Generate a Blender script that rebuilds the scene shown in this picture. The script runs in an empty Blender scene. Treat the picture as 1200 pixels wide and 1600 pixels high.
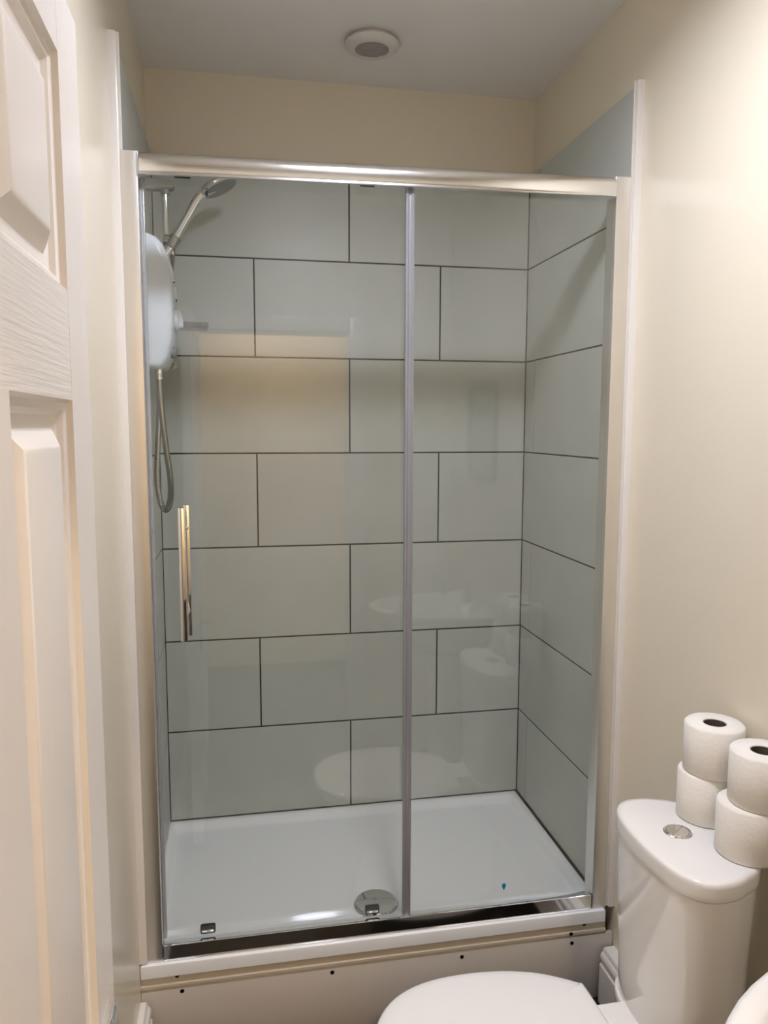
import bpy, bmesh, math, random
from mathutils import Vector, Matrix

random.seed(4)
scene = bpy.context.scene
col = scene.collection
R = math.radians

# ------------------------------------------------------------------ camera
cam_d = bpy.data.cameras.new('camera')
cam = bpy.data.objects.new('camera', cam_d)
col.objects.link(cam)
cam.location = (-0.96185, -2.49485, 1.47715)
cam.rotation_euler = (R(83.6638), R(-0.1129), R(-10.7302))
cam_d.sensor_fit = 'VERTICAL'
cam_d.sensor_height = 36.0
cam_d.lens = 1195.24 / 1600 * 36.0
cam_d.clip_start = 0.02
scene.camera = cam

# ------------------------------------------------------------------ world, exposure
world = bpy.data.worlds.new('world')
scene.world = world
world.use_nodes = True
world.node_tree.nodes['Background'].inputs[0].default_value = (0.9, 0.85, 0.8, 1)
world.node_tree.nodes['Background'].inputs[1].default_value = 0.02
scene.view_settings.view_transform = 'Standard'
scene.view_settings.look = 'None'
scene.view_settings.gamma = 1
scene.view_settings.use_curve_mapping = False
scene.view_settings.exposure = 0.0

# ------------------------------------------------------------------ lights
LAMP = (-0.60, -1.36)          # bathroom downlight
HALL = (-0.72, -3.30)          # hallway lamp
FLOOR_Z = -0.085
CEIL_Z = 2.547


BATH_L, HALL_L = 124.0, 190.0           # radiance of the two opal ceiling lamps


# ------------------------------------------------------------------ materials
def mat(name, color, rough=0.5, metal=0.0, noise=0.0, nscale=6.0, bump=0.0, bscale=80.0, spec=0.5, coat=0.0,
        stretch=(1, 1, 1), rand=0.0):
    m = bpy.data.materials.new(name)
    m.use_nodes = True
    nt = m.node_tree
    b = nt.nodes['Principled BSDF']
    b.inputs['Base Color'].default_value = (*color, 1)
    b.inputs['Roughness'].default_value = rough
    b.inputs['Metallic'].default_value = metal
    b.inputs['Specular IOR Level'].default_value = spec
    b.inputs['Coat Weight'].default_value = coat
    b.inputs['Coat Roughness'].default_value = 0.08
    tc = nt.nodes.new('ShaderNodeTexCoord')
    mp = nt.nodes.new('ShaderNodeMapping')
    mp.inputs['Scale'].default_value = stretch
    nt.links.new(tc.outputs['Object'], mp.inputs['Vector'])
    vec = mp.outputs['Vector']
    oi = nt.nodes.new('ShaderNodeObjectInfo')
    if rand:
        ad = nt.nodes.new('ShaderNodeVectorMath')
        ad.operation = 'MULTIPLY_ADD'
        ad.inputs[1].default_value = (17.0, 9.0, 5.0)
        nt.links.new(oi.outputs['Random'], ad.inputs[0])
        nt.links.new(vec, ad.inputs[2])
        vec = ad.outputs[0]
    if noise or rand:
        n = nt.nodes.new('ShaderNodeTexNoise')
        n.inputs['Scale'].default_value = nscale
        n.inputs['Detail'].default_value = 6
        n.inputs['Roughness'].default_value = 0.6
        nt.links.new(vec, n.inputs['Vector'])
        mr = nt.nodes.new('ShaderNodeMapRange')
        mr.inputs['From Min'].default_value = 0.25
        mr.inputs['From Max'].default_value = 0.75
        mr.inputs['To Min'].default_value = 1 - noise
        mr.inputs['To Max'].default_value = 1 + noise
        nt.links.new(n.outputs['Fac'], mr.inputs['Value'])
        fac = mr.outputs['Result']
        if rand:
            mr2 = nt.nodes.new('ShaderNodeMapRange')
            mr2.inputs['To Min'].default_value = 1 - rand
            mr2.inputs['To Max'].default_value = 1 + rand
            nt.links.new(oi.outputs['Random'], mr2.inputs['Value'])
            mu = nt.nodes.new('ShaderNodeMath')
            mu.operation = 'MULTIPLY'
            nt.links.new(fac, mu.inputs[0])
            nt.links.new(mr2.outputs['Result'], mu.inputs[1])
            fac = mu.outputs[0]
        vm = nt.nodes.new('ShaderNodeVectorMath')
        vm.operation = 'SCALE'
        vm.inputs[0].default_value = color
        nt.links.new(fac, vm.inputs['Scale'])
        nt.links.new(vm.outputs[0], b.inputs['Base Color'])
    if bump:
        n2 = nt.nodes.new('ShaderNodeTexNoise')
        n2.inputs['Scale'].default_value = bscale
        n2.inputs['Detail'].default_value = 3
        nt.links.new(mp.outputs['Vector'], n2.inputs['Vector'])
        bp = nt.nodes.new('ShaderNodeBump')
        bp.inputs['Strength'].default_value = bump
        bp.inputs['Distance'].default_value = 0.004
        nt.links.new(n2.outputs['Fac'], bp.inputs['Height'])
        nt.links.new(bp.outputs['Normal'], b.inputs['Normal'])
    return m


def emission(name, color, strength):
    m = bpy.data.materials.new(name)
    m.use_nodes = True
    nt = m.node_tree
    nt.nodes.clear()
    e = nt.nodes.new('ShaderNodeEmission')
    e.inputs[0].default_value = (*color, 1)
    e.inputs[1].default_value = strength
    out = nt.nodes.new('ShaderNodeOutputMaterial')
    nt.links.new(e.outputs[0], out.inputs[0])
    return m


def glass(name, tint, rough=0.0, f0=0.045, diffuse=0.0):
    """Thin clear glass: see-through, with the glancing reflection of real panes on both faces."""
    m = bpy.data.materials.new(name)
    m.use_nodes = True
    nt = m.node_tree
    nt.nodes.clear()
    lw = nt.nodes.new('ShaderNodeLayerWeight')
    lw.inputs['Blend'].default_value = 0.5
    pw = nt.nodes.new('ShaderNodeMath')
    pw.operation = 'POWER'
    pw.inputs[1].default_value = 5.0
    nt.links.new(lw.outputs['Facing'], pw.inputs[0])
    ma = nt.nodes.new('ShaderNodeMath')
    ma.operation = 'MULTIPLY_ADD'
    ma.inputs[1].default_value = 1 - f0
    ma.inputs[2].default_value = f0
    nt.links.new(pw.outputs[0], ma.inputs[0])
    tr = nt.nodes.new('ShaderNodeBsdfTransparent')
    tr.inputs[0].default_value = (*tint, 1)
    gl = nt.nodes.new('ShaderNodeBsdfGlossy')
    gl.inputs['Roughness'].default_value = rough
    gl.inputs['Color'].default_value = (1, 1, 1, 1)
    mx = nt.nodes.new('ShaderNodeMixShader')
    nt.links.new(ma.outputs[0], mx.inputs[0])
    nt.links.new(tr.outputs[0], mx.inputs[1])
    nt.links.new(gl.outputs[0], mx.inputs[2])
    last = mx
    if diffuse:
        df = nt.nodes.new('ShaderNodeBsdfDiffuse')
        df.inputs[0].default_value = (0.75, 0.77, 0.78, 1)
        m2 = nt.nodes.new('ShaderNodeMixShader')
        m2.inputs[0].default_value = diffuse
        nt.links.new(mx.outputs[0], m2.inputs[1])
        nt.links.new(df.outputs[0], m2.inputs[2])
        last = m2
    out = nt.nodes.new('ShaderNodeOutputMaterial')
    nt.links.new(last.outputs[0], out.inputs[0])
    return m


M = {
    'wall': mat('cream_wall_paint', (0.82, 0.74, 0.60), 0.27, noise=0.015, nscale=3, bump=0.05, bscale=60),
    'ceiling': mat('white_ceiling_paint', (0.88, 0.85, 0.82), 0.6, noise=0.02, nscale=4, bump=0.06, bscale=30),
    'floor': mat('dark_vinyl_floor', (0.02, 0.015, 0.011), 0.7, spec=0.2, noise=0.3, nscale=5, stretch=(1, 8, 1)),
    'tile': mat('grey_stone_tile', (0.51, 0.53, 0.49), 0.42, noise=0.06, nscale=4.5, rand=0.03, bump=0.02, bscale=25),
    'grout': mat('dark_grey_grout', (0.035, 0.034, 0.032), 0.9),
    'white_trim': mat('white_gloss_trim', (0.83, 0.79, 0.74), 0.22, noise=0.01),
    'chrome': mat('polished_chrome', (0.82, 0.82, 0.83), 0.06, 1.0),
    'satin': mat('bright_silver_aluminium', (0.84, 0.83, 0.82), 0.15, 1.0, noise=0.02, nscale=3),
    'post_metal': mat('satin_silver_post', (0.84, 0.82, 0.80), 0.36, 1.0),
    'grey_metal': mat('grey_profile', (0.33, 0.33, 0.36), 0.35, 0.35),
    'hose': mat('hose_steel', (0.42, 0.42, 0.39), 0.25, 1.0),
    'ceramic': mat('white_ceramic', (0.84, 0.82, 0.80), 0.08, coat=0.5),
    'seat': mat('white_seat_plastic', (0.86, 0.85, 0.84), 0.16),
    'tray': mat('white_stone_resin', (0.86, 0.875, 0.90), 0.16),
    'plinth': mat('white_plinth_board', (0.62, 0.57, 0.52), 0.35, noise=0.02),
    'plinth_strip': mat('cream_plinth_strip', (0.62, 0.55, 0.45), 0.35),
    'black': mat('black_plastic', (0.012, 0.011, 0.01), 0.4),
    'white_plastic': mat('white_plastic', (0.86, 0.92, 1.0), 0.25),
    'grey_plastic': mat('grey_plastic', (0.30, 0.31, 0.32), 0.3),
    'door': mat('white_door_paint', (0.83, 0.77, 0.71), 0.3, bump=0.12, bscale=12, stretch=(1, 10, 1)),
    'door_grain': mat('white_door_paint_cross_grain', (0.83, 0.77, 0.71), 0.3, bump=0.22, bscale=14, stretch=(3, 0.6, 18)),
    'paper': mat('white_tissue_paper', (0.86, 0.82, 0.76), 0.9, noise=0.02, nscale=30, bump=0.25, bscale=110),
    'card': mat('brown_cardboard', (0.10, 0.075, 0.055), 0.9),
    'blue': mat('blue_sticker', (0.015, 0.26, 0.52), 0.4),
    'glass': glass('clear_shower_glass', (0.985, 0.993, 0.987), f0=0.042),
    'seal': glass('translucent_seal', (0.62, 0.63, 0.66), 0.15, 0.10, 0.30),
    'dish': glass('clear_plastic_dish', (0.80, 0.80, 0.82), 0.1, 0.10, 0.12),
    'mirror': mat('mirror_silver', (0.55, 0.56, 0.57), 0.03, 1.0),
    'lamp': emission('lamp_lens', (0.95, 0.99, 1.13), BATH_L),
    'hall_lamp': emission('hall_lamp_lens', (1.0, 0.80, 0.58), HALL_L),
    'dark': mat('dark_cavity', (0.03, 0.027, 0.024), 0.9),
    'vent_white': mat('vent_white_plastic', (0.72, 0.69, 0.66), 0.4),
    'vent_grey': mat('vent_grille_grey', (0.42, 0.39, 0.36), 0.6),
    'hall_wall': mat('hall_cream_paint', (0.82, 0.70, 0.50), 0.6, noise=0.02),
}

ORG = {}


# ------------------------------------------------------------------ object helpers
def empty(name, loc, label=None, cat=None, group=None):
    o = bpy.data.objects.new(name, None)
    o.empty_display_size = 0.05
    o.location = loc
    col.objects.link(o)
    ORG[o] = Vector(loc)
    if label:
        o['label'] = label
    if cat:
        o['category'] = cat
    if group:
        o['group'] = group
    return o


def obj(name, bm, m, parent=None, kind=None, label=None, angle=32, origin=None):
    """Link a bmesh (built in world coordinates) as one mesh object, under its parent if it is a part."""
    me = bpy.data.meshes.new(name)
    org = Vector(origin) if origin is not None else (ORG[parent] if parent else Vector((0, 0, 0)))
    bmesh.ops.translate(bm, vec=-org, verts=bm.verts)
    bmesh.ops.recalc_face_normals(bm, faces=bm.faces)
    bm.to_mesh(me)
    bm.free()
    for p in me.polygons:
        p.use_smooth = True
    me.set_sharp_from_angle(angle=R(angle))
    me.materials.append(M[m])
    o = bpy.data.objects.new(name, me)
    col.objects.link(o)
    ORG[o] = org
    if parent:
        o.parent = parent
        o.location = org - ORG[parent]
    else:
        o.location = org
    if kind:
        o['kind'] = kind
    if label:
        o['label'] = label
    return o


def struct(name, bm, m, label=None, angle=32):
    return obj(name, bm, m, None, 'structure', label, angle)


def box(x0, y0, z0, x1, y1, z1, bev=0.0, seg=2, bm=None):
    t = bmesh.new()
    bmesh.ops.create_cube(t, size=1)
    for v in t.verts:
        v.co = Vector((x0 + (v.co.x + .5) * (x1 - x0), y0 + (v.co.y + .5) * (y1 - y0), z0 + (v.co.z + .5) * (z1 - z0)))
    if bev:
        bmesh.ops.bevel(t, geom=list(t.edges), offset=bev, segments=seg, affect='EDGES', profile=0.5, clamp_overlap=True)
    return merge(bm, t)


def merge(bm, t):
    if bm is None:
        return t
    me = bpy.data.meshes.new('tmp')
    t.to_mesh(me)
    t.free()
    bm.from_mesh(me)
    bpy.data.meshes.remove(me)
    return bm


def loft(rings, cap0=True, cap1=True, closed=True, bm=None):
    """Skin a list of equal-length point rings."""
    t = bmesh.new()
    vs = [[t.verts.new(p) for p in r] for r in rings]
    n = len(rings[0])
    for a, b in zip(vs, vs[1:]):
        for i in range(n if closed else n - 1):
            j = (i + 1) % n
            t.faces.new((a[i], a[j], b[j], b[i]))
    if cap0:
        t.faces.new(list(reversed(vs[0])))
    if cap1:
        t.faces.new(vs[-1])
    return merge(bm, t)


def lathe(profile, center, axis=(0, 0, 1), n=40, cap=True, bm=None):
    """Revolve (radius, height) pairs about an axis through center."""
    ax = Vector(axis).normalized()
    q = Vector((0, 0, 1)).rotation_difference(ax)
    c = Vector(center)
    rings = []
    for r, h in profile:
        rings.append([c + q @ Vector((r * math.cos(2 * math.pi * i / n), r * math.sin(2 * math.pi * i / n), h)) for i in range(n)])
    return loft(rings, cap, cap, True, bm)


def smooth_path(pts, sub=8):
    out = []
    P = [Vector(p) for p in pts]
    P = [P[0] * 2 - P[1]] + P + [P[-1] * 2 - P[-2]]
    for i in range(1, len(P) - 2):
        for k in range(sub):
            t = k / sub
            a, b, c, d = P[i - 1], P[i], P[i + 1], P[i + 2]
            out.append(0.5 * ((2 * b) + (c - a) * t + (2 * a - 5 * b + 4 * c - d) * t * t + (3 * b - a - 3 * c + d) * t ** 3))
    out.append(P[-2])
    return out


def tube(pts, radius, n=12, bm=None, ribs=0.0):
    """Sweep a circle along points; radius may be a number or a list; ribs adds rings like a metal hose."""
    P = [Vector(p) for p in pts]
    rings = []
    up = Vector((0.31, 0.87, 0.2)).normalized()
    for i, p in enumerate(P):
        d = (P[min(i + 1, len(P) - 1)] - P[max(i - 1, 0)]).normalized()
        a = up - d * up.dot(d)
        a.normalize()
        up = a
        b = d.cross(a)
        r = radius[i] if isinstance(radius, (list, tuple)) else radius
        if ribs and i % 2:
            r -= ribs
        rings.append([p + a * (r * math.cos(2 * math.pi * k / n)) + b * (r * math.sin(2 * math.pi * k / n)) for k in range(n)])
    return loft(rings, True, True, True, bm)


def prism_x(profile, x0, x1, bm=None):
    """Extrude a (y, z) outline along X."""
    return loft([[(x0, y, z) for y, z in profile], [(x1, y, z) for y, z in profile]], bm=bm)


def prism_y(profile, y0, y1, bm=None):
    """Extrude an (x, z) outline along Y."""
    return loft([[(x, y0, z) for x, z in profile], [(x, y1, z) for x, z in profile]], bm=bm)


def prism_z(profile, z0, z1, bm=None):
    """Extrude an (x, y) outline along Z."""
    return loft([[(x, y, z0) for x, y in profile], [(x, y, z1) for x, y in profile]], bm=bm)


def rrect(x0, y0, x1, y1, r, seg=6):
    pts = []
    for cx, cy, a0 in ((x1 - r, y1 - r, 0), (x0 + r, y1 - r, 90), (x0 + r, y0 + r, 180), (x1 - r, y0 + r, 270)):
        for k in range(seg + 1):
            a = R(a0 + 90 * k / seg)
            pts.append((cx + r * math.cos(a), cy + r * math.sin(a)))
    return pts


# ------------------------------------------------------------------ dimensions
XL, XR = -1.22, 0.02          # painted walls
YB, YF = 0.02, -2.33          # back wall, wall with the doorway
TXL = -1.206                  # tile faces: left X, right X = 0, back Y = 0
TILE_T = 0.008
ROWS = [2.304 - 0.30373 * i for i in range(8)]
ROWS[0], ROWS[-1] = 2.299, 0.180
G = 0.0024                    # half joint
TRAY_F = -0.70

# ------------------------------------------------------------------ room shell
floor = struct('floor', box(-1.6, -3.9, FLOOR_Z - 0.1, 0.5, YB + 0.1, FLOOR_Z), 'floor', 'dark vinyl floor')
ceiling = struct('ceiling', box(-1.6, -3.9, CEIL_Z, 0.5, YB + 0.1, CEIL_Z + 0.1), 'ceiling', 'plain white painted ceiling')
wall_back = struct('wall_back', box(XL - 0.1, YB, FLOOR_Z, XR + 0.1, YB + 0.1, CEIL_Z), 'wall', 'cream painted back wall, tiled in the shower')
wall_left = struct('wall_left', box(XL - 0.1, YF - 0.1, FLOOR_Z, XL, YB, CEIL_Z), 'wall', 'cream painted left wall behind the open door')
wall_right = struct('wall_right', box(XR, YF - 0.1, FLOOR_Z, XR + 0.1, YB, CEIL_Z), 'wall', 'cream painted right wall behind the toilet')
DO0, DO1, DOZ = -1.165, -0.445, 1.915      # doorway
b = box(XL, YF - 0.1, FLOOR_Z, DO0, YF, CEIL_Z)
box(DO1, YF - 0.1, FLOOR_Z, XR, YF, CEIL_Z, bm=b)
box(DO0, YF - 0.1, DOZ, DO1, YF, CEIL_Z, bm=b)
wall_front = struct('wall_front', b, 'wall', 'wall with the doorway to the hall')
# hallway beyond the doorway
struct('wall_hall_back', box(-1.6, -3.9, FLOOR_Z, 0.5, -3.8, CEIL_Z), 'hall_wall')
struct('wall_hall_left', box(-1.6, -3.8, FLOOR_Z, -1.5, YF - 0.1, CEIL_Z), 'hall_wall')
struct('wall_hall_right', box(0.4, -3.8, FLOOR_Z, 0.5, YF - 0.1, CEIL_Z), 'hall_wall')
# door lining and architrave
b = box(DO1 - 0.02, YF - 0.102, FLOOR_Z, DO1, YF + 0.002, DOZ)
box(DO0, YF - 0.102, DOZ - 0.02, DO1 - 0.02, YF + 0.002, DOZ, bm=b)
box(DO1 - 0.012, YF, FLOOR_Z, DO1 + 0.055, YF + 0.016, DOZ + 0.055, 0.004, bm=b)
box(DO0, YF, DOZ - 0.012, DO1 - 0.012, YF + 0.016, DOZ + 0.055, 0.004, bm=b)
struct('trim_3', b, 'white_trim', 'white door lining and architrave')

# ------------------------------------------------------------------ tiles
tile_mesh = {}


def tile(parent, cx, cy, cz, w, h, rot):
    """One wall tile, its face towards local -Y; alike tiles share their mesh."""
    key = (round(w, 4), round(h, 4))
    if key not in tile_mesh:
        bm = box(-w / 2, 0, -h / 2, w / 2, TILE_T, h / 2)
        es = [e for e in bm.edges if all(v.co.y < 1e-6 for v in e.verts)]
        bmesh.ops.bevel(bm, geom=es, offset=0.0008, segments=1, affect='EDGES')
        me = bpy.data.meshes.new('tile')
        bmesh.ops.recalc_face_normals(bm, faces=bm.faces)
        bm.to_mesh(me)
        bm.free()
        me.materials.append(M['tile'])
        tile_mesh[key] = me
    o = bpy.data.objects.new('tile', tile_mesh[key])
    col.objects.link(o)
    o.parent = parent
    o.location = (cx, cy, cz)
    o.rotation_euler = (0, 0, R(rot))
    return o


P = 0.603
TEND = -0.683
obj('grout', box(TXL - 0.012, 0.0012, 0.1795, 0.012, YB, 2.289), 'grout', wall_back)
obj('grout', box(0.0012, TEND + 0.001, 0.1795, XR, 0.004, 2.2975), 'grout', wall_right)
obj('grout', box(XL, TEND + 0.001, 0.1795, TXL - 0.0012, 0.004, 2.2975), 'grout', wall_left)
for i in range(7):
    z1, z0 = ROWS[i], ROWS[i + 1]
    zt = z1 - (G if i else 0)
    zb = z0 + (G if i < 6 else 0)
    zc, h = (zt + zb) / 2, zt - zb
    xs = [TXL, -P, 0] if i % 2 == 0 else [TXL, -1.5 * P, -0.5 * P, 0]
    for a, c in zip(xs, xs[1:]):
        a, c = a + G, c - G
        dz = 0.008 if i == 0 else 0.0           # the back row stops a little lower
        tile(wall_back, (a + c) / 2, 0, zc - dz / 2, c - a, h - dz, 0)
    ys = [0, -0.079, TEND] if i % 2 == 0 else [0, -P, TEND]
    for a, c in zip(ys, ys[1:]):
        a, c = a - G * (1 if a == 0 else 0.75), c + (G * 0.75 if c != TEND else 0)
        tile(wall_right, 0, (a + c) / 2, zc, a - c, h, -90)
        tile(wall_left, TXL, (a + c) / 2, zc, a - c, h, 90)

# tile edge trims: a stepped white bead strip down each side wall
def edge_trim(name, x, s, label):
    prof = [(x, TEND), (x + s * 0.0225, TEND), (x + s * 0.0235, TEND - 0.001), (x + s * 0.0235, TEND - 0.0045), (x + s * 0.0225, TEND - 0.0055),
            (x + s * 0.011, TEND - 0.0057), (x + s * 0.0105, TEND - 0.0067), (x + s * 0.0165, TEND - 0.0069), (x + s * 0.0175, TEND - 0.008),
            (x + s * 0.0170, TEND - 0.0105), (x + s * 0.014, TEND - 0.012), (x, TEND - 0.0125)]
    struct(name, prism_z(prof, 0.182, 2.312), 'white_trim', label)


edge_trim('trim_1', XL, 1, 'white edge strip beside the left shower tiles')
edge_trim('trim_2', XR, -1, 'white edge strip beside the right shower tiles')

# skirting boards with a moulded top
def skirting(name, x, s, label, add=0.0, t=0.075):
    z = FLOOR_Z
    prof = [(0, z), (0.018, z), (0.018, t - 0.048), (0.014, t - 0.044), (0.0125, t - 0.040), (0.016, t - 0.034), (0.0165, t - 0.022),
            (0.013, t - 0.014), (0.009, t - 0.011), (0.0085, t - 0.006), (0.005, t), (0, t)]
    struct(name, prism_y([(x + s * (a + (add if a else 0)), c) for a, c in prof], YF + 0.018, -0.7025), 'white_trim', label)


skirting('baseboard_left', XL, 1, 'white moulded skirting below the left wall', 0.008, 0.088)
skirting('baseboard_right', XR, -1, 'white moulded skirting behind the toilet', 0.024, 0.072)

# ------------------------------------------------------------------ shower tray and plinth
tr = empty('shower_tray', (-0.603, TRAY_F / 2, 0.145), 'low white rectangular shower tray on a boarded plinth', 'shower tray')
X0, X1, Y0, Y1 = -1.2192, -0.0065, TRAY_F, 0.0


def ring(x0, y0, x1, y1, r, z):
    return [(x, y, z) for x, y in rrect(x0, y0, x1, y1, r, 8)]


rings = [ring(X0, Y0, X1, Y1, 0.003, 0.145), ring(X0, Y0, X1, Y1, 0.003, 0.173), ring(X0 + .001, Y0 + .0012, X1 - .001, Y1 - .001, 0.003, 0.1765),
         ring(X0 + .004, Y0 + .004, X1 - .004, Y1 - .004, 0.004, 0.178), ring(X0 + .022, Y0 + .070, X1 - .022, Y1 - .022, 0.02, 0.178),
         ring(X0 + .025, Y0 + .074, X1 - .025, Y1 - .025, 0.021, 0.1765), ring(X0 + .036, Y0 + .090, X1 - .036, Y1 - .036, 0.026, 0.162),
         ring(X0 + .042, Y0 + .098, X1 - .042, Y1 - .042, 0.03, 0.158), ring(X0 + .052, Y0 + .11, X1 - .052, Y1 - .052, 0.036, 0.1565)]
rings.append([(-0.6085 + (x + 0.6085) * 0.12, -0.526 + (y + 0.526) * 0.2, 0.151) for x, y, z in rings[-1]])
obj('tray_body', loft(rings), 'tray', tr, angle=40)
dc = (-0.6085, -0.524)
wd = obj('waste_cover', lathe([(0.058, 0), (0.0585, 0.006), (0.056, 0.0095), (0.03, 0.0125), (0.001, 0.0135)], (*dc, 0.1525), n=48), 'chrome', tr,
         label='round chrome waste cover near the tray front')
obj('lip', lathe([(0.059, 0), (0.0615, 0.0015), (0.061, 0.003), (0.058, 0.003)], (*dc, 0.1525), n=48), 'grey_plastic', wd)
obj('emblem', lathe([(0.007, 0.0), (0.007, 0.0012), (0.0045, 0.0012), (0.0045, 0)], (dc[0] - .002, dc[1] + .006, 0.1655), n=20), 'grey_plastic', wd)

pl = empty('tray_plinth', (-0.603, TRAY_F + 0.02, FLOOR_Z), 'off-white plinth panel with screw holes below the shower tray', 'plinth panel')
obj('panel', box(-1.2197, -0.694, FLOOR_Z + 0.004, 0.018, -0.682, 0.106, 0.0012), 'plinth', pl)
obj('clip_strip', prism_x([(-0.690, 0.104), (-0.690, 0.1125), (-0.6965, 0.1145), (-0.6965, 0.1215), (-0.6925, 0.1235), (-0.6925, 0.1445), (-0.68, 0.1445),
                           (-0.68, 0.104)], -1.2197, -0.004), 'plinth_strip', pl)
obj('support_board', box(-1.204, -0.66, FLOOR_Z, -0.003, -0.02, 0.138), 'plinth', pl)
for hx, hz, hy in ((-1.134, 0.1390, -0.6925), (-1.123, 0.098, -0.694), (-0.752, 0.0955, -0.694), (-0.409, 0.0915, -0.694), (-0.1045, 0.118, -0.6965),
                   (-0.1, 0.0895, -0.694), (-0.065, 0.1390, -0.6925)):
    s = obj('screw', lathe([(0.0052, 0), (0.0052, 0.0012), (0.0036, 0.0004), (0.0005, 0.0004)], (hx, hy + 0.0004, hz), (0, -1, 0), 14), 'black', pl)

# ------------------------------------------------------------------ sliding shower enclosure
en = empty('shower_enclosure', (-0.603, -0.665, 0.178), 'chrome framed sliding glass shower door and fixed pane across the alcove', 'shower enclosure')
PT, HT, HB = 2.076, 2.077, 2.027


def post(x0, x1, top):
    prof = rrect(x0, -0.690, x1, -0.640, 0.002, 2)
    return prism_z(prof, 0.1785, top)


obj('side_post', post(-1.2045, -1.1665, 2.0715), 'post_metal', en)
obj('side_post', post(-0.0425, -0.0035, 2.086), 'post_metal', en)
hp = [(-0.645, 0.022), (-0.645, 0.0495), (-0.672, 0.0495), (-0.684, 0.0485), (-0.6915, 0.0445), (-0.6955, 0.0385), (-0.6970, 0.031), (-0.6972, 0.022), (-0.6965, 0.010),
      (-0.6955, 0.0065), (-0.6962, 0.005), (-0.6962, 0.0012), (-0.6945, 0.0), (-0.6915, 0.0), (-0.6905, 0.022)]
HL, HRR = 2.0220, 2.0365              # header underside at its left and right end
hr = obj('header_rail', loft([[(-1.1635, y, HL + z) for y, z in hp], [(-0.0455, y, HRR + z) for y, z in hp]]), 'satin', en, angle=50)
for x in (-1.1655, -0.0445):
    zb = HL if x < -1 else HRR
    obj('end_cap', box(x - 0.0012, -0.694, zb + 0.001, x + 0.0012, -0.648, zb + 0.049, 0.0008, 1), 'white_plastic', hr)
bp = [(-0.640, 0.1785), (-0.640, 0.2), (-0.650, 0.2065), (-0.6855, 0.2175), (-0.688, 0.2165), (-0.6885, 0.182), (-0.692, 0.181), (-0.692, 0.1785)]
obj('bottom_rail', prism_x(bp, -1.164, -0.0450), 'chrome', en, angle=20)

GB, GT = 0.2165, 2.046
fx = obj('fixed_pane', box(-0.560, -0.676, GB, -0.043, -0.670, GT), 'glass', en, label='fixed clear glass pane on the right')
b = prism_z([(-0.566, -0.679), (-0.5620, -0.682), (-0.5595, -0.680), (-0.5575, -0.678), (-0.5535, -0.678), (-0.5515, -0.680), (-0.549, -0.682),
             (-0.5455, -0.679), (-0.5455, -0.668), (-0.566, -0.668)], 0.2165, HB + 0.012)
obj('edge_seal', b, 'grey_metal', fx, label='grey vertical seal between the two panes')
dp = [(0.0060 * math.sin(R(a)), 0.0060 * math.cos(R(a)) + 0.003) for a in range(-110, 111, 20)] + [(0.0, -0.011)]
st = obj('sticker', loft([[(-0.2905 + x, -0.6763, 0.2635 + z) for x, z in dp], [(-0.2905 + x, -0.6769, 0.2635 + z) for x, z in dp]]), 'blue', fx,
         label='small blue teardrop sticker')

sd = obj('sliding_pane', box(-1.160, -0.658, GB + 0.002, -0.545, -0.652, GT), 'glass', en, label='sliding clear glass door on the left')
obj('edge_seal', box(-1.1665, -0.662, GB + .002, -1.158, -0.648, HB, 0.002), 'seal', sd)
# handle: one square bar each side of the glass on two pins
hd = obj('handle', box(-1.1015, -0.699, 0.978, -1.0865, -0.684, 1.292, 0.0015), 'chrome', sd, label='chrome bar handle outside the glass', origin=(-1.094, -0.655, 1.135))
obj('inner_bar', box(-1.0950, -0.626, 0.972, -1.0800, -0.611, 1.292, 0.0015), 'chrome', hd)
for z in (1.035, 1.235):
    obj('pin', tube([(-1.094, -0.686, z), (-1.0875, -0.612, z)], 0.006), 'chrome', hd)
# rollers: bottom guides and top carriers
for x in (-1.060, -0.640):
    b = box(x - 0.019, -0.650, 0.2085, x + 0.019, -0.634, 0.2305, 0.005)
    g = obj('roller', b, 'black', sd)
    obj('release_tab', box(x - 0.015, -0.6515, 0.2135, x + 0.015, -0.6485, 0.2215, 0.001), 'chrome', g)
for x, zr in ((-1.075, 2.0325), (-0.653, 2.0385)):
    g = obj('roller', box(x - 0.018, -0.651, zr, x + 0.018, -0.6455, zr + 0.012, 0.002), 'black', sd)
    obj('wheel', lathe([(0.001, 0), (0.008, 0), (0.008, 0.004), (0.001, 0.004)], (x, -0.650, zr + 0.018), (0, 1, 0), 20), 'grey_plastic', g)

# ------------------------------------------------------------------ electric shower on the left tiles
es = empty('electric_shower', (TXL, -0.31, 1.64), 'white electric shower unit with hose on the left tiled wall', 'electric shower')
UY0, UY1 = -0.405, -0.215


def unit_ring(inset, y):
    base = [(0.002, 1.632), (0.046, 1.630), (0.056, 1.637), (0.066, 1.655), (0.0765, 1.700), (0.082, 1.760), (0.0825, 1.820), (0.0795, 1.875), (0.073, 1.915),
            (0.062, 1.945), (0.046, 1.963), (0.028, 1.971), (0.002, 1.974)]
    cz = 1.80
    return [(TXL + max(0.002, a - inset * (0.9 if a > 0.03 else 0.0)), y, cz + (z - cz) * (1 - inset * 4.0)) for a, z in base]


rs = []
for ins, dy in ((0.018, 0.0), (0.008, 0.003), (0.003, 0.009), (0.0, 0.020)):
    rs.append(unit_ring(ins, UY0 + dy))
for ins, dy in ((0.0, 0.020), (0.003, 0.009), (0.008, 0.003), (0.018, 0.0)):
    rs.append(unit_ring(ins, UY1 - dy))
obj('casing', loft(rs), 'white_plastic', es, angle=50)
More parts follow.
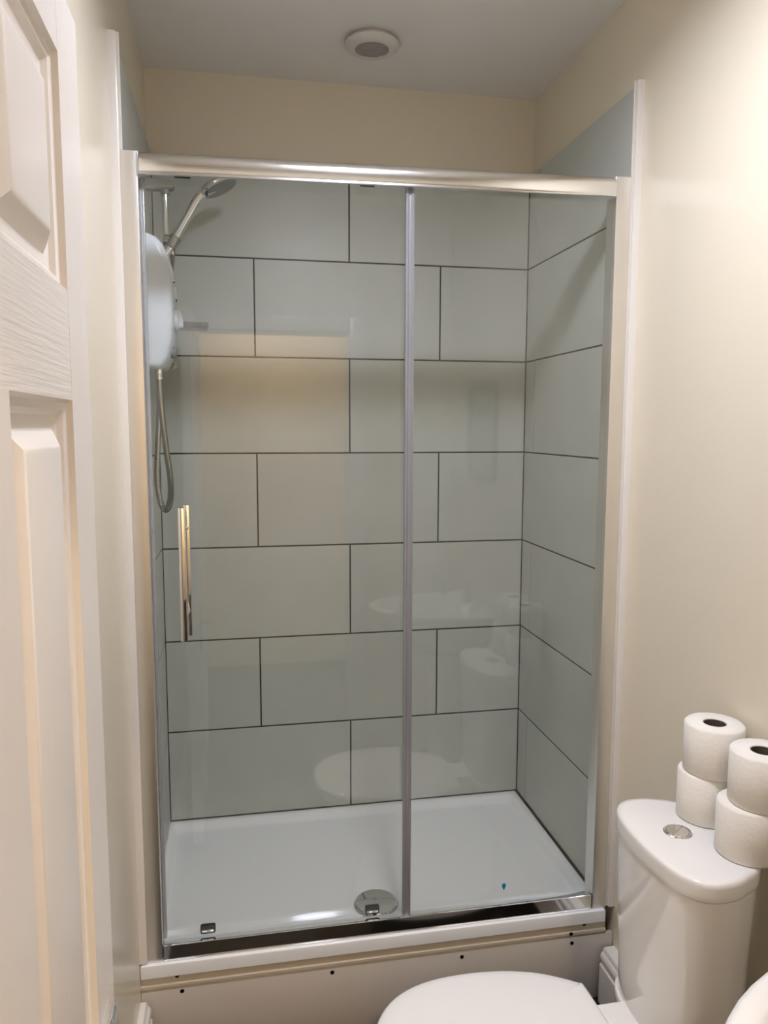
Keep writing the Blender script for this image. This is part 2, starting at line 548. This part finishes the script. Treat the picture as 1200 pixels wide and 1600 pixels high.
# front-face furniture
kb = obj('control_knob', lathe([(0.030, 0), (0.030, 0.004), (0.027, 0.009), (0.012, 0.011), (0.001, 0.0115)], (TXL + 0.081, -0.31, 1.765), (1, 0, 0), 32), 'white_plastic', es)
nose = loft([[(TXL + 0.088, -0.31 + y, z) for y, z in rrect(-0.008, 1.742, 0.008, 1.800, 0.006, 4)],
             [(TXL + 0.098, -0.31 + y, z) for y, z in rrect(-0.007, 1.744, 0.007, 1.783, 0.006, 4)],
             [(TXL + 0.103, -0.31 + y, z) for y, z in rrect(-0.006, 1.745, 0.006, 1.765, 0.005, 4)]])
obj('pointer', nose, 'white_plastic', kb)
obj('start_button', lathe([(0.016, 0), (0.016, 0.006), (0.013, 0.008), (0.001, 0.008)], (TXL + 0.0775, -0.31, 1.868), (0.98, 0, 0.16), 28), 'chrome', es)
obj('power_dial', lathe([(0.016, -0.004), (0.016, 0.010), (0.013, 0.013), (0.001, 0.013)], (TXL + 0.0715, -0.31, 1.678), (0.96, 0, -0.25), 28), 'grey_plastic', es)
obj('indicator', lathe([(0.004, -0.002), (0.004, 0.003), (0.001, 0.004)], (TXL + 0.082, -0.27, 1.822), (1, 0, 0), 12), 'black', es)
HX = -1.168
obj('outlet_nut', lathe([(0.0115, 0), (0.0115, 0.006), (0.0095, 0.007), (0.0095, 0.012), (0.0115, 0.013), (0.0115, 0.032)], (HX, -0.335, 1.603), n=24), 'chrome', es)
path = [(HX, -0.335, 1.612), (-1.167, -0.335, 1.565), (-1.163, -0.333, 1.50), (-1.155, -0.330, 1.41), (-1.148, -0.325, 1.345), (-1.1475, -0.315, 1.295),
        (-1.155, -0.300, 1.258), (-1.168, -0.280, 1.245), (-1.182, -0.262, 1.268), (-1.190, -0.250, 1.33), (-1.187, -0.235, 1.42), (-1.182, -0.215, 1.52),
        (-1.180, -0.180, 1.62), (-1.178, -0.140, 1.75), (-1.165, -0.118, 1.86), (-1.147, -0.125, 1.93), (-1.1385, -0.160, 1.968), (-1.1365, -0.176, 1.985)]
obj('hose', tube(smooth_path(path, 22), 0.0088, 10, ribs=0.0012), 'hose', es, angle=80)

# riser rail
RX, RY = -1.152, -0.17
rr = empty('riser_rail', (TXL, RY, 1.64), 'chrome riser rail with top bracket and soap dish behind the electric shower', 'shower rail')
obj('rail', tube([(RX, RY, 1.645), (RX, RY, 2.165)], 0.0095, 20), 'chrome', rr)
for z in (1.650, 2.150):
    bk = prism_y([(TXL + .001, z - 0.011), (TXL + 0.075, z - 0.009), (TXL + 0.080, z - 0.004), (TXL + 0.078, z + 0.010), (TXL + 0.05, z + 0.016), (TXL + .001, z + 0.019)],
                 RY - 0.017, RY + 0.017)
    bmesh.ops.bevel(bk, geom=list(bk.edges), offset=0.003, segments=2, affect='EDGES')
    o = obj('bracket', bk, 'hose', rr)
    obj('collar', lathe([(0.0125, 0), (0.0135, 0.004), (0.0135, 0.010), (0.0125, 0.013)], (RX, RY, z - 0.022 if z > 2 else z + 0.010), n=24), 'grey_plastic', o)
ha = Vector((0.507, -0.01, 0.862)).normalized()
hc = Vector((-1.1350, RY - 0.006, 1.996))
obj('holder', tube([(RX - 0.004, RY, 2.005), (RX + 0.016, RY - 0.004, 2.000)], [0.018, 0.014], 20), 'hose', rr)
cl = lathe([(0.013, -0.014), (0.0155, -0.012), (0.0165, 0.018), (0.0145, 0.020)], hc, ha, 24)
obj('clamp', cl, 'hose', rr)
DZ = 1.757
dring = [(RX + 0.02 + x, RY + y) for x, y in rrect(0.0, -0.045, 0.092, 0.045, 0.02, 6)]
cx_, cy_ = RX + 0.066, RY
dr = []
for s, dz in ((0.86, 0.0), (0.95, 0.006), (1.0, 0.016), (0.985, 0.016), (0.93, 0.009), (0.84, 0.004)):
    dr.append([(cx_ + (x - cx_) * s, cy_ + (y - cy_) * s, DZ + dz) for x, y in dring])
sdm = obj('soap_dish', loft(dr), 'dish', rr)
obj('clip', lathe([(0.0105, 0), (0.0165, 0.001), (0.0165, 0.017), (0.0105, 0.018)], (RX, RY, DZ), n=24), 'dish', sdm)

# hand shower
hs = empty('hand_shower', hc, 'chrome hand shower with round head hooked on the riser rail', 'shower head')
hp0 = hc - ha * 0.018
pts = [hp0, hc + ha * 0.02, hc + ha * 0.06, hc + ha * 0.105, Vector((-1.0640, RY - .008, 2.1180)), Vector((-1.0440, RY - .008, 2.1400)), Vector((-1.020, RY - .008, 2.1545))]
sp = smooth_path(pts, 8)
rad = [0.0110 + 0.0045 * (i / (len(sp) - 1)) ** 1.5 for i in range(len(sp))]
obj('handle', tube(sp, rad, 18), 'chrome', hs)
obj('hose_nut', lathe([(0.0085, -0.026), (0.0105, -0.024), (0.0115, -0.004), (0.011, 0.0)], hp0 + ha * 0.004, ha, 20), 'chrome', hs)
hn = Vector((0.43, -0.06, -0.90)).normalized()
hcen = Vector((-1.004, RY - 0.008, 2.1595))
head = obj('head', lathe([(0.001, -0.019), (0.022, -0.0185), (0.043, -0.013), (0.054, -0.004), (0.0565, 0.002), (0.0555, 0.007), (0.052, 0.009), (0.001, 0.009)], hcen, hn, 48),
           'chrome', hs)
obj('spray_face', lathe([(0.0515, 0.009), (0.049, 0.0108), (0.030, 0.0122), (0.001, 0.0122)], hcen, hn, 40), 'grey_plastic', head)
obj('spray_tab', lathe([(0.004, -0.002), (0.0042, 0.008), (0.003, 0.010), (0.0005, 0.010)], hcen + Vector((-0.032, -0.034, -0.030)), (0, -0.2, -1), 14), 'black', head)

# ------------------------------------------------------------------ ceiling vent
vc = Vector((-0.577, -0.272, CEIL_Z))
ve = empty('ceiling_vent', vc, 'round white extractor vent with grille in the ceiling above the shower', 'vent')
obj('rim', lathe([(0.040, -0.0006), (0.060, -0.0006), (0.062, -0.012), (0.0745, -0.0125), (0.0765, -0.0155), (0.0755, -0.019), (0.066, -0.026), (0.052, -0.030),
                  (0.0475, -0.029), (0.0465, -0.024), (0.0465, -0.012), (0.040, -0.010)], vc, n=64, cap=False), 'vent_white', ve)
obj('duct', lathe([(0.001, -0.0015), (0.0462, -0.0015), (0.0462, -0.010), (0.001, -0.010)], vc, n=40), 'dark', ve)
b = None
for i in range(-4, 5):
    y = i * 0.0098
    w = math.sqrt(max(0, 0.0462 ** 2 - y * y))
    b = box(vc.x - w, vc.y + y - 0.0026, vc.z - 0.027, vc.x + w, vc.y + y + 0.0026, vc.z - 0.022, bm=b)
for i in range(-3, 4):
    x = i * 0.0125
    w = math.sqrt(max(0, 0.0462 ** 2 - x * x))
    b = box(vc.x + x - 0.0014, vc.y - w, vc.z - 0.0255, vc.x + x + 0.0014, vc.y + w, vc.z - 0.0225, bm=b)
obj('grille', b, 'vent_grey', ve)

# ------------------------------------------------------------------ ceiling lights (outside the frame, seen in reflections)
def drum_lamp(loc, r, lens, label):
    e = empty('ceiling_light', (loc[0], loc[1], CEIL_Z), label, 'ceiling light')
    c = (loc[0], loc[1], CEIL_Z)
    obj('base', lathe([(0.001, -0.0005), (r * 1.03, -0.0005), (r * 1.09, -0.004), (r * 1.12, -0.022), (r * 1.10, -0.056), (r * 1.04, -0.060), (r * 1.01, -0.056), (r * 1.01, -0.022), (0.001, -0.022)],
                      c, n=48), 'white_plastic', e)
    obj('diffuser', lathe([(0.001, -0.0225), (r * 0.99, -0.0225), (r * 0.99, -0.027), (r * 0.90, -0.029), (r * 0.6, -0.030), (0.001, -0.0305)], c, n=48), lens, e)


drum_lamp(LAMP, 0.125, 'lamp', 'round opal drum light in the middle of the bathroom ceiling')
drum_lamp(HALL, 0.13, 'hall_lamp', 'warm round lamp on the hallway ceiling')

# ------------------------------------------------------------------ open panelled door against the left wall
FX, BXd = -1.12, -1.155
D0, D1, DB, DT = -1.605, -2.318, FLOOR_Z + 0.01, 1.893
door = struct('door_1', box(BXd + 0.012, D1 + 0.002, DB + 0.002, BXd + 0.020, D0 - 0.002, DT - 0.002), 'door', 'white six-panel door open against the left wall')
ys = [(D0, D0 - 0.095), (D0 - 0.305, D0 - 0.408), (D1 + 0.095, D1)]       # stiles and middle muntin
zs_rail = [(DT, 1.823), (1.607, 1.5025), (0.83, 0.67), (0.12, DB)]
for i, (a, c) in enumerate(ys):
    if i != 1:
        obj('stile', box(BXd, c, DB, FX, a, DT, 0.0012, 1), 'door', door)
for a, c in zs_rail:
    obj('rail', box(BXd, ys[2][0], c, FX, ys[0][1], a), 'door_grain', door)
openings = []
for (a, _), (_, c) in zip(zs_rail[1:], zs_rail):
    pass
for k in range(3):
    zt, zb = zs_rail[k][1], zs_rail[k + 1][0]
    obj('muntin', box(BXd, ys[1][1], zb, FX, ys[1][0], zt), 'door', door)
    for ya, yc in ((ys[0][1], ys[1][0]), (ys[1][1], ys[2][0])):
        rs = []
        for ins, d in ((0.0, 0.0), (0.003, 0.0055), (0.006, 0.0065), (0.010, 0.0075), (0.015, 0.0125), (0.024, 0.0145), (0.027, 0.0145), (0.032, 0.011), (0.042, 0.0045),
                       (0.045, 0.003), (0.048, 0.0025)):
            rs.append([(FX - d, y, z) for y, z in ((ya - ins, zt - ins), (yc + ins, zt - ins), (yc + ins, zb + ins), (ya - ins, zb + ins))])
        obj('panel', loft(rs, cap0=False), 'door', door, angle=25)
hdl = obj('handle', box(FX, -1.688, 0.655, FX + 0.011, -1.643, 0.822, 0.002), 'satin', door, label='chrome lever handle on a back plate', origin=(FX, -1.665, 0.745))
obj('lever', tube(smooth_path([(FX + 0.006, -1.665, 0.76), (FX + 0.035, -1.665, 0.76), (FX + 0.046, -1.680, 0.76), (FX + 0.046, -1.72, 0.76), (FX + 0.042, -1.775, 0.758)], 6),
                  0.0085, 14), 'chrome', hdl)

# ------------------------------------------------------------------ toilet
TC = -1.238
to = empty('toilet', (-0.35, TC, FLOOR_Z), 'white close-coupled toilet with closed lid by the right wall', 'toilet')
half = [(-0.2325, 0.0), (-0.2318, 0.03), (-0.229, 0.062), (-0.224, 0.092), (-0.2145, 0.120), (-0.200, 0.141), (-0.180, 0.1535), (-0.155, 0.157), (-0.125, 0.153),
        (-0.095, 0.140), (-0.072, 0.128), (-0.055, 0.112), (-0.047, 0.095), (-0.045, 0.05)]


def outline(hf, scale=1.0, z=0.0, cx=-0.14, sx=None):
    sx = sx or scale
    pts = [(x, TC + h) for x, h in hf] + [(x, TC - h) for x, h in reversed(hf) if h > 0]
    return [(cx + (x - cx) * sx, TC + (y - TC) * scale, z) for x, y in pts]


# smooth the outline a little
def dense(hf, sub=3):
    p = smooth_path([(x, h, 0) for x, h in hf], sub)
    return [(v.x, max(0.0, v.y)) for v in p]


H = dense(half)
obj('cistern_lid', loft([outline(H, .955, .6630), outline(H, .985, .6635), outline(H, .997, .667), outline(H, 1.0, .674), outline(H, 1.0, .690), outline(H, .994, .6965),
                         outline(H, .972, .7), outline(H, .90, .7012)]), 'ceramic', to, angle=60)
obj('cistern', loft([outline(H, .80, .3215), outline(H, .85, .3225), outline(H, .868, .332), outline(H, .885, .40), outline(H, .925, .52), outline(H, .965, .655),
                     outline(H, .965, .6625)]), 'ceramic', to, angle=60)
bc = (-0.1435, -1.2265)
fb = obj('flush_button', lathe([(0.0265, -0.001), (0.0268, 0.002), (0.025, 0.0042), (0.0235, 0.0035), (0.0235, 0.0022), (0.001, 0.0022)], (*bc, 0.7005), n=40), 'chrome', to)
for s in (0, 1):
    ang = [R(35 + 180 * s + a) for a in range(4, 177, 12)]
    pl_ = [(bc[0] + 0.022 * math.cos(a), bc[1] + 0.022 * math.sin(a)) for a in ang]
    q = [(x, y, 0.7024) for x, y in pl_]
    q2 = [(bc[0] + (x - bc[0]) * .92, bc[1] + (y - bc[1]) * .92, 0.7052) for x, y in pl_]
    obj('button_half', loft([q, q2]), 'chrome', fb)
SZ = 0.328
seat_half = [(-0.738, 0.0), (-0.736, 0.03), (-0.727, 0.070), (-0.706, 0.112), (-0.672, 0.149), (-0.625, 0.174), (-0.570, 0.187), (-0.500, 0.190), (-0.430, 0.184),
             (-0.365, 0.167), (-0.320, 0.145), (-0.283, 0.121), (-0.276, 0.114), (-0.274, 0.05)]
S = dense(seat_half)


def so(sc, z, cx=-0.50):
    return outline(S, sc, z, cx)


obj('seat_lid', loft([so(.955, SZ - .020), so(.985, SZ - .019), so(.998, SZ - .014), so(1.0, SZ - .008), so(.993, SZ - .003), so(.97, SZ - .0005), so(.90, SZ + .0012),
                      so(.6, SZ + .003), so(.25, SZ + .0035)]), 'seat', to, angle=60)
obj('seat', loft([so(.95, SZ - .042), so(.975, SZ - .041), so(.985, SZ - .035), so(.985, SZ - .026), so(.975, SZ - .0215), so(.94, SZ - .021)]), 'seat', to, angle=60)
for s in (-1, 1):
    obj('hinge', tube([(-0.287, TC + s * 0.064, SZ - 0.014), (-0.287, TC + s * 0.040, SZ - 0.014)], 0.010, 16), 'seat', to)
# pan: bowl, foot and rear deck as one ceramic piece
def pan_ring(sx0, sx1, hw, z, n=48, p=2.3):
    cx, a = (sx0 + sx1) / 2, (sx1 - sx0) / 2
    out = []
    for i in range(n):
        t = 2 * math.pi * i / n
        c, s = math.cos(t), math.sin(t)
        e = p if c > 0 else 2.0
        k = (abs(c) ** e + abs(s) ** e) ** (-1 / e)
        out.append((cx + a * k * c, TC + hw * k * s, z))
    return out


b = loft([pan_ring(-0.60, -0.12, 0.112, FLOOR_Z), pan_ring(-0.595, -0.12, 0.110, FLOOR_Z + .03), pan_ring(-0.575, -0.12, 0.098, FLOOR_Z + .12),
          pan_ring(-0.60, -0.12, 0.115, FLOOR_Z + .20), pan_ring(-0.675, -0.17, 0.155, FLOOR_Z + .29), pan_ring(-0.718, -0.23, 0.178, FLOOR_Z + .345),
          pan_ring(-0.722, -0.25, 0.178, SZ - .050), pan_ring(-0.715, -0.265, 0.172, SZ - .0435)])
deck = [(x, y) for x, y in rrect(-0.335, TC - 0.056, -0.100, TC + 0.056, 0.012, 6)]
loft([[(x, y, SZ - .10) for x, y in deck], [(x, y, SZ - 0.006) for x, y in deck],
      [(-0.195 + (x + .195) * .985, TC + (y - TC) * .98, SZ - 0.003) for x, y in deck]], bm=b)
loft([outline(H, .80, .262), outline(H, .90, .285), outline(H, .925, .300), outline(H, .925, .314), outline(H, .915, .3195), outline(H, .88, .321)], bm=b)
obj('pan', b, 'ceramic', to, angle=60)

# ------------------------------------------------------------------ toilet rolls
def roll(x, y, z, label, hgt=0.098, r=0.0565):
    t = empty('toilet_roll', (x, y, z), label, 'toilet roll', 'toilet rolls stacked on the cistern')
    c = (x, y, z)
    obj('paper', lathe([(0.0215, 0.001), (r - 0.003, 0.0), (r, 0.003), (r, hgt - 0.004), (r - 0.004, hgt), (0.0225, hgt - 0.0005), (0.0215, hgt - 0.002), (0.0215, 0.001)],
                       c, n=48, cap=False), 'paper', t, angle=50)
    obj('core', lathe([(0.0212, 0.0015), (0.0212, hgt - 0.002), (0.0202, hgt - 0.002), (0.0202, 0.0015), (0.0212, 0.0015)], c, n=32, cap=False), 'card', t)
    return t


LZ = 0.7014
roll(-0.052, -1.178, LZ, 'lower white toilet roll of the far stack on the cistern')
roll(-0.046, -1.184, LZ + 0.0985, 'upper white toilet roll of the far stack on the cistern')
roll(-0.056, -1.312, LZ, 'lower white toilet roll of the near stack, at the lid edge')
roll(-0.039, -1.318, LZ + 0.0985, 'upper white toilet roll of the near stack, cut by the frame')

# ------------------------------------------------------------------ washbasin
BY, BA, BB, BZ = -1.845, 0.45, 0.245, 0.752
wb = empty('washbasin', (0.0, BY, FLOOR_Z), 'white pedestal washbasin at the lower right edge of the view', 'washbasin')


def bas(s, z, off=0.0, n=56):
    out = []
    for i in range(n):
        t = 2 * math.pi * i / n
        c, sn = math.cos(t), math.sin(t)
        if c < 0:
            x = BA * c
            y = BB * sn
        else:
            k = (abs(c) ** 6 + abs(sn) ** 6) ** (-1 / 6)
            x = 0.018 * k * c
            y = BB * k * sn
        out.append((min(0.0185, x * s + off), BY + y * s, z))
    return out


obj('bowl', loft([bas(.35, .56, -.06), bas(.55, .585, -.05), bas(.80, .65, -.025), bas(.95, .71, -.004), bas(.99, .735), bas(1.0, .743), bas(.99, .751), bas(.965, .753),
                  bas(.90, .7515), bas(.86, .745, -.012), bas(.80, .71, -.03), bas(.66, .66, -.055), bas(.42, .635, -.085), bas(.12, .632, -.15)]), 'ceramic', wb, angle=60)
b = loft([[(-0.02 - 0.10 + x * s * 0.10, BY + y * s * 0.095, z) for x, y in [(math.cos(2 * math.pi * k / 32), math.sin(2 * math.pi * k / 32)) for k in range(32)]]
          for s, z in ((1.1, FLOOR_Z), (1.05, FLOOR_Z + .03), (.85, .15), (.88, .40), (1.05, .56))])
obj('pedestal', b, 'ceramic', wb, angle=60)
tp = obj('tap', lathe([(0.026, 0), (0.026, 0.006), (0.022, 0.012), (0.020, 0.075), (0.018, 0.085), (0.001, 0.088)], (-0.045, BY, 0.750), n=28), 'chrome', wb)
obj('spout', tube(smooth_path([(-0.05, BY, 0.80), (-0.09, BY, 0.812), (-0.135, BY, 0.808), (-0.150, BY, 0.792)], 6), 0.0115, 14), 'chrome', tp)
obj('lever', tube([(-0.045, BY, 0.838), (-0.02, BY, 0.862), (-0.005, BY, 0.872)], [0.009, 0.007, 0.006], 12), 'chrome', tp)

# mirror over the basin, only seen reflected in the glass
wm = empty('wall_mirror', (XR, BY, 1.25), 'small dark-framed mirror on the right wall over the washbasin', 'mirror')
fr = rrect(BY - 0.17, 1.26, BY + 0.17, 1.66, 0.05, 6)
ir = rrect(BY - 0.15, 1.28, BY + 0.15, 1.64, 0.035, 6)
obj('frame', loft([[(XR - .001, y, z) for y, z in fr], [(XR - .022, y, z) for y, z in fr], [(XR - .022, y, z) for y, z in ir], [(XR - .012, y, z) for y, z in ir]], cap1=False),
    'grey_plastic', wm)
obj('mirror_glass', loft([[(XR - .008, y, z) for y, z in ir], [(XR - .0118, y, z) for y, z in ir]]), 'mirror', wm)
